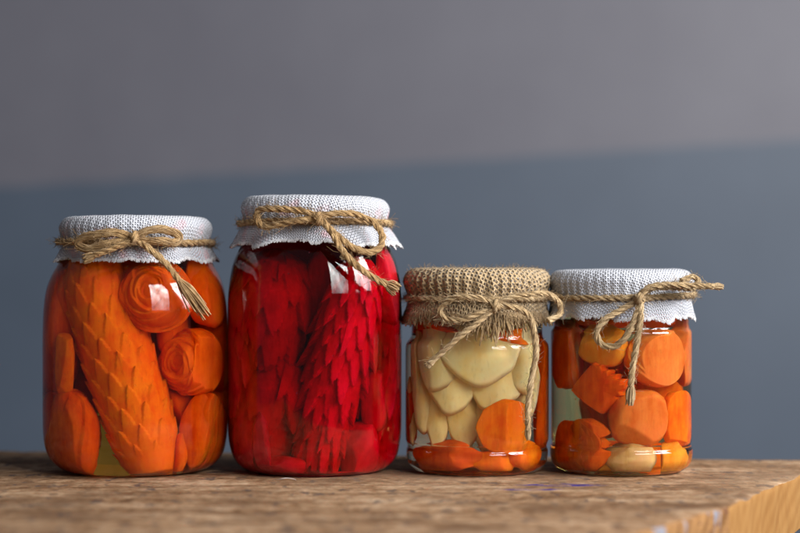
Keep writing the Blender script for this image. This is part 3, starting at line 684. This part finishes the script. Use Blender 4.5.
# ------------------------------------------------------------------ cloth covers
def cover(J, z_top, r_lid, z_tw, r_tw, z_hem, r_hem, m, m_thr, name, label, cat, seed, folds=11, amp=.24, rag=.17, tilt=(0, 0), fringe=1500, flen=(.03, .13), frad=.022, wr=.035):
    P = crom([(0, z_top, 0), (r_lid * .6, z_top + .03, 0), (r_lid - .55, z_top - .01, 0), (r_lid - .14, z_top - .20, 0), (r_lid + .07, z_top - .58, 0),
              (r_lid + .04, (z_top + z_tw) / 2 - .12, 0), (r_tw, z_tw, 0), ((r_tw + r_hem) / 2, z_tw + (z_hem - z_tw) * .45, 0), (r_hem, z_hem, 0)], 9)
    P = resample(P, .085); n = len(P); tot = 0; S_ = [0]
    for i in range(1, n): S_.append(S_[-1] + (P[i] - P[i-1]).length)
    i_tw = min(range(n // 2, n), key=lambda i: abs(P[i].y - z_tw)); s_tw = S_[i_tw]; s_end = S_[-1]
    def pt(a, k):
        """k: 0..1 along the meridian"""
        d = Vector((cos(a), sin(a), 0)); hemk = 1 + rag * (nz(d, 2.2, seed) * .9 + nz(d, 6, seed + 1) * 1.1 + nz(d, 17, seed + 2) * .28 + nz(d, 70, seed + 7) * .35)
        s_ = k * s_end
        if s_ > s_tw: s_ = s_tw + (s_ - s_tw) * hemk
        x = s_ / s_end * (n - 1); i = min(int(x), n - 2); f = x - i
        p = P[i] + (P[i+1] - P[i]) * f; r, z = p.x, p.y
        q = max(0.0, (s_ - s_tw) / (s_end - s_tw))
        fold = (sin(a * folds + 2.0 * nz(d, 1.3, seed + 3)) * .6 + nz(d, folds * .45, seed + 4) * 1.1)
        r += amp * q * fold
        if s_ > S_[-1] * .45 and s_ <= s_tw:
            g = (s_ - S_[-1] * .45) / (s_tw - S_[-1] * .45); r += wr * g * sin(a * 46 + 5 * nz(d, 2, seed)) + .05 * g * nz(d, 5, seed + 6)
        r += .018 * nz((d.x * r, d.y * r, z), 1.3, seed + 5)
        z += (tilt[0] * cos(a) + tilt[1] * sin(a)) * r / r_lid * (1 if s_ < s_tw else .6) + .03 * nz((d.x * r, d.y * r, 0), .9, seed + 8)
        z -= .10 * q * fold * .6
        if s_ > s_tw * .86: r = max(r, J.r_out(z) + .06 + (.02 if q > 0 else 0))
        return J.c + Vector((d.x * r, d.y * r, z)), s_
    rot = .5 + seed
    mb = MB(); NA, NK = 300, n
    uvc = {}
    def uvf(u, v):
        s_ = v * s_end; a = 2 * pi * u + rot; return (s_ * cos(a), s_ * sin(a))
    mb.grid(lambda u, v: pt(2 * pi * u, max(.004, v))[0], NA, NK, True, 0, uvf)
    o = mb.build(name, m, origin=J.c + Vector((0, 0, z_hem))); tag(o, label, cat)
    fr = MB(); rnd = random.Random(seed)
    for i in range(fringe):
        a = rnd.uniform(0, 2 * pi); p0, _ = pt(a, .985); p1, _ = pt(a, 1.0); d = Vector((cos(a), sin(a), 0))
        L = rnd.uniform(*flen); dr = (p1 - p0).normalized(); side = Vector((-d.y, d.x, 0)) * rnd.gauss(0, .45)
        dirn = (dr * .7 + Vector((0, 0, -.5)) + side + d * rnd.uniform(-.05, .25)).normalized()
        q = [p0, p1, p1 + dirn * L * .5, p1 + dirn * L + side * L * .3 + d * rnd.uniform(-.1, .1) * L]
        q = [p if i_ < 2 else (p if (p - J.c).xy.length > J.r_out(p.z) + .03 else J.c + Vector((d.x * (J.r_out(p.z) + .05), d.y * (J.r_out(p.z) + .05), p.z))) for i_, p in enumerate(q)]
        fr.tube(resample(crom(q, 3), L / 4 + .03), frad * rnd.uniform(.6, 1.15), 4)
    fr.build('frayed_hem', m_thr, o)
    return pt

c1 = cover(J1, 14.42, 4.26, 12.92, 4.16, 11.98, 4.55, M_GAUZE_PINK, M_THREAD, 'cloth_cover', 'white gauze cover with crooked frayed hem on the largest, left end jar', 'cloth cover', 1, tilt=(.0, -.02))
c2 = cover(J2, 15.56, 4.16, 14.10, 4.08, 12.85, 4.75, M_GAUZE_PINK, M_THREAD, 'cloth_cover', 'white gauze cover with flared pinkish hem on the tall crimson jar', 'cloth cover', 2, amp=.26, tilt=(-.05, 0))
c3 = cover(J3, 11.50, 4.10, 9.85, 3.90, 8.95, 4.15, M_BURLAP, M_FRINGE, 'burlap_cover', 'coarse brown burlap cover with long frayed fringe on a small jar', 'cloth cover', 3, folds=9, amp=.14, rag=.12, fringe=1500, flen=(.2, .72), frad=.026, wr=.09)
c4 = cover(J4, 11.42, 4.04, 9.98, 3.98, 8.75, 4.20, M_GAUZE, M_THREAD, 'cloth_cover', 'white gauze cover with a ragged hem on the small right end jar', 'cloth cover', 4.4, amp=.19, tilt=(.02, 0))

# burlap lid fuzz
fz = MB(); rnd = random.Random(5)
for i in range(520):
    a = rnd.uniform(0, 2*pi); p, _ = c3(a, rnd.uniform(.30, .86)); d = Vector((cos(a), sin(a), 0))
    v = (d * rnd.uniform(.2, 1) + Vector((rnd.gauss(0, .8), rnd.gauss(0, .8), rnd.gauss(.25, .7)))).normalized(); L = rnd.uniform(.1, .32)
    w2 = Vector((rnd.gauss(0, .3), rnd.gauss(0, .3), rnd.gauss(0, .3)))
    fz.tube([p - v * .03, p + v * L * .5, p + v * L + w2 * L * .5], .009, 3, cap=False)
burl = [o for o in COL.objects if o.name.startswith('burlap_cover')][0]
fz.build('fuzz', M_FRINGE, burl)
tf = MB()
for i in range(120):
    px = rnd.gauss(494, 17); st = J3.free(px, rnd.uniform(312, 322), 4.35 - abs(px - 494) * .012)
    L = rnd.uniform(.5, 1.5) * (1 - abs(px - 494) / 90); sl = (px - 494) / 60 + rnd.gauss(0, .22)
    e = st + J3.la * sl * L * .8 + Vector((0, 0, -L)) + J3.fw * rnd.uniform(.02, .5)
    m1 = st.lerp(e, .5) + J3.fw * rnd.uniform(.1, .3) + J3.la * rnd.gauss(0, .07)
    tf.tube(resample(crom([st, m1, e], 5), .12), rnd.uniform(.018, .036), 4)
tf.build('thread_tuft', M_FRINGE, burl)

# ------------------------------------------------------------------ twine bows
def twine(mb, P, r, plies=3, pitch=1.45, fuzz=44, seed=0, flatten=1.0, step=.07):
    rnd = random.Random(seed); P = resample(P, step); n = len(P)
    T = [(P[min(i+1, n-1)] - P[max(i-1, 0)]).normalized() for i in range(n)]
    N = T[0].cross(Vector((0, .3, 1))).normalized(); Fr = []
    for i in range(n):
        N = (N - T[i] * N.dot(T[i])).normalized(); Fr.append((N.copy(), T[i].cross(N)))
    for k in range(plies):
        C0, R0 = [], []
        for i in range(n):
            l = i * step; a = 2 * pi * (l / pitch + k / plies) + .8 * nz((l * .7, k, 0), 1, seed)
            N, B = Fr[i]; lump = 1 + .28 * nz((l * 1.6, k * 5, 0), 1, seed)
            C0.append((P[i] + (N * cos(a) * flatten + B * sin(a) / flatten) * r * .50 * lump, a)); R0.append(r * .56 * lump)
        mb.tube([c for c, _ in C0], [q * .86 for q in R0], 7, uoff=seed + k * 3.1)
        for j in range(11):      # the fibres each ply is spun from
            ph = 2 * pi * j / 11 + rnd.uniform(-.25, .25); sp = rnd.uniform(.16, .30) / pitch * 2 * pi; pts = []
            for i in range(n):
                N, B = Fr[i]; l = i * step; c, a = C0[i]; b_ = ph - a * .0 + sp * l + .9 * nz((l * .9, j, k), 1, seed + 2)
                q = R0[i] * (.84 + .24 * nz((l * 1.4, j * 3, k), 1, seed + 5)); pts.append(c + (N * cos(b_) + B * sin(b_)) * q)
            mb.tube(pts, r * rnd.uniform(.13, .20), 5, uoff=rnd.uniform(0, 90), cap=False)
    cnt = int(fuzz * n * step)
    for _ in range(cnt):
        i = rnd.randrange(n); N, B = Fr[i]; a = rnd.uniform(0, 2*pi); o = N * cos(a) + B * sin(a)
        L_ = rnd.uniform(.12, .5) if rnd.random() < .85 else rnd.uniform(.5, 1.0); t = T[i] * rnd.choice((-1, 1))
        p0 = P[i] + o * r * .8; p1 = p0 + (t * .8 + o * rnd.uniform(.1, .7)).normalized() * L_ * .5; p2 = p1 + (t * rnd.uniform(0, .8) + o * rnd.uniform(-.2, .8) + Vector((rnd.gauss(0, .3), rnd.gauss(0, .3), rnd.gauss(0, .3)))).normalized() * L_ * .5
        mb.tube([p0, p1, p2], .0085, 3, cap=False)
    return P, T, Fr
def fray(mb, P0, T, r, L, spread, n=56, seed=0, droop=.25):
    rnd = random.Random(seed)
    s1 = T.cross(Vector((0, 1, .2))).normalized(); s2 = T.cross(s1)
    for _ in range(n):
        a, q = rnd.uniform(0, 2*pi), sqrt(rnd.random()); o = s1 * cos(a) * q + s2 * sin(a) * q * .6
        l = L * rnd.uniform(.65, 1.05); e = P0 + T * l + o * spread * (.4 + .8 * rnd.random()) + Vector((0, 0, -droop * l * .2))
        m1 = P0 + T * l * .45 + o * (r * .7 + spread * .55)
        mb.tube(resample(crom([P0 - T * .25 + o * r * .7, P0 + o * r * .85, m1, e], 4), .09), rnd.uniform(.018, .042), 4)
def bow(J, band, knot, loops, tails, r, label, m, seed, ribbon=False):
    root = empty('twine_bow', J.free(knot[0], knot[1], knot[2]), label, 'twine', None)
    b = MB()       # the turn round the neck: (height cm, radius cm, tilt)
    z0, rb, tx, ty, turns = band
    for k in range(turns):
        ring = [J.c + Vector((cos(a) * (rb + .03 * nz((cos(a), sin(a), k), 3, seed)), sin(a) * (rb + .03 * nz((cos(a), sin(a), k), 3, seed)), z0 + tx * cos(a) + ty * sin(a) + k * r * 1.5 + .06 * nz((cos(a), sin(a), k), 2, seed))) for a in [2*pi*i/80 for i in range(81)]]
        twine(b, ring, r, seed=seed + k)
    b.build('neck_band', m, root)
    for i, l in enumerate(loops):
        mb = MB(); pts = crom([J.free(*p) for p in l], 10); twine(mb, pts, r * (1.05 if ribbon else 1), seed=seed + 10 + i, **(dict(plies=6, pitch=7.0, flatten=.66, fuzz=45) if ribbon else {})); mb.build('loop', m, root)
    for i, (l, fl, sprd) in enumerate(tails):
        mb = MB(); P, T, F = twine(mb, crom([J.free(*p) for p in l], 10), r, seed=seed + 20 + i)
        fray(mb, P[-1], T[-1], r, fl, sprd, seed=seed + i); mb.build('tail', m, root)
    kb = MB(); c = J.free(*knot)
    for k, (rx, rz, ang, dt) in enumerate(((.30, .42, 20, 0), (.26, .40, -25, .10), (.24, .34, 75, .16))):
        A = radians(ang); ring = []
        for i in range(25):
            a = 2*pi*i/24; x, y, z = cos(a) * rx * .9, sin(a) * .32, .0
            e = J.la * (x * cos(A)) + Vector((0, 0, x * sin(A) * 1.2)) + J.fw * (y + dt)
            ring.append(c + e)
        twine(kb, ring, r * .92, fuzz=10, seed=seed + 40 + k)
    kb.build('knot', m, root); return root

bow(J1, (12.95, 4.36, -.03, .02, 1), (134, 238, 4.75),
    [[(134, 239, 4.8), (118, 233, 4.95), (98, 235, 4.6), (84, 238, 4.1), (79, 245, 3.9), (90, 249, 4.35), (110, 244, 4.85), (134, 239, 4.8)],
     [(134, 239, 4.85), (148, 231, 5.0), (164, 230, 4.9), (178, 236, 4.5), (174, 243, 4.6), (158, 241, 5.0), (146, 241, 5.0), (134, 239, 4.9)]],
    [([(136, 240, 4.9), (122, 245, 5.1), (106, 251, 5.1), (96, 255, 4.95)], .75, .30),
     ([(138, 240, 4.95), (150, 250, 5.2), (164, 262, 5.3), (178, 280, 5.25)], 2.4, .52)],
    .17, 'brown twine bow on the left end jar, its long tail frayed open like a brush', M_TWINE, 100, True)
bow(J2, (14.05, 4.28, .0, -.05, 1), (318, 219, 4.75),
    [[(318, 216, 4.8), (300, 211, 4.95), (278, 209, 4.7), (260, 210, 4.2), (257, 218, 4.1), (264, 227, 4.3), (282, 224, 4.75), (302, 220, 4.95), (318, 219, 4.8)],
     [(320, 216, 4.9), (345, 213, 4.75), (368, 219, 4.3), (381, 232, 4.3), (381, 246, 4.7), (368, 252, 5.1), (350, 246, 5.3), (334, 232, 5.2), (322, 221, 4.9)]],
    [([(322, 220, 5.0), (332, 233, 5.3), (342, 250, 5.4), (356, 265, 5.4), (374, 278, 5.2), (386, 284, 5.0)], .75, .42)],
    .175, 'light brown twine bow on the tall crimson jar, one loop hanging right', M_TWINE, 200)
bow(J3, (9.80, 4.06, .0, .0, 1), (495, 306, 4.7),
    [[(495, 304, 4.75), (478, 298, 5.0), (460, 297, 4.95), (446, 302, 4.7), (440, 311, 4.6), (447, 319, 4.75), (462, 320, 5.0), (478, 314, 5.1), (495, 307, 4.8)],
     [(496, 304, 4.8), (512, 297, 4.75), (530, 294, 4.4), (548, 294, 3.6), (559, 303, 3.3), (559, 314, 3.3), (548, 321, 3.8)]],
    [([(494, 308, 4.9), (478, 322, 5.15), (460, 336, 5.2), (442, 352, 5.1), (430, 363, 5.0)], .30, .12),
     ([(500, 305, 4.85), (516, 308, 4.9), (529, 316, 4.6), (534, 332, 4.5), (536, 352, 4.45), (532, 376, 4.45), (528, 404, 4.4), (528, 430, 4.35)], .50, .10)],
    .155, 'thin pale twine bow on the burlap cap, one tail hanging far down the glass', M_TWINE_PALE, 300)
bow(J4, (9.98, 4.14, .04, .10, 1), (639, 298, 4.55),
    [[(639, 300, 4.6), (622, 309, 4.85), (606, 319, 4.95), (597, 332, 4.95), (602, 344, 4.95), (616, 345, 5.05), (628, 333, 5.15), (636, 315, 5.0), (641, 301, 4.7)],
     [(640, 295, 4.65), (652, 288, 4.6), (672, 287, 4.3), (690, 288, 3.3), (697, 282, 2.9), (692, 277, 3.0), (680, 281, 3.9)]],
    [([(640, 297, 4.75), (646, 289, 4.85), (660, 285, 4.75), (680, 285, 4.4), (700, 286, 4.0), (712, 286, 3.8)], .55, .13),
     ([(641, 300, 4.8), (640, 318, 5.1), (637, 340, 5.05), (633, 362, 4.95), (631, 385, 4.85)], 1.0, .28)],
    .165, 'brown twine bow on the right end jar, one tail sticking out past the glass', M_TWINE_PALE, 400)

# ------------------------------------------------------------------ small loose things
def ground_pt(px, py, z=.0):
    dd = (HC - z) * FPX / (py - 266.5); return Vector(((px - 400) / FPX * dd, dd - D, z))
hb = MB(); hb.tube(resample(crom([ground_pt(272, 480), ground_pt(279, 479, .25), ground_pt(287, 478, .30), ground_pt(294, 479, .15), ground_pt(296, 480, .02)], 6), .08), .012, 5)
tag(hb.build('loose_fibre', M_THREAD), 'tiny pale fibre curled on the wood in front of the crimson jar', 'fibre')
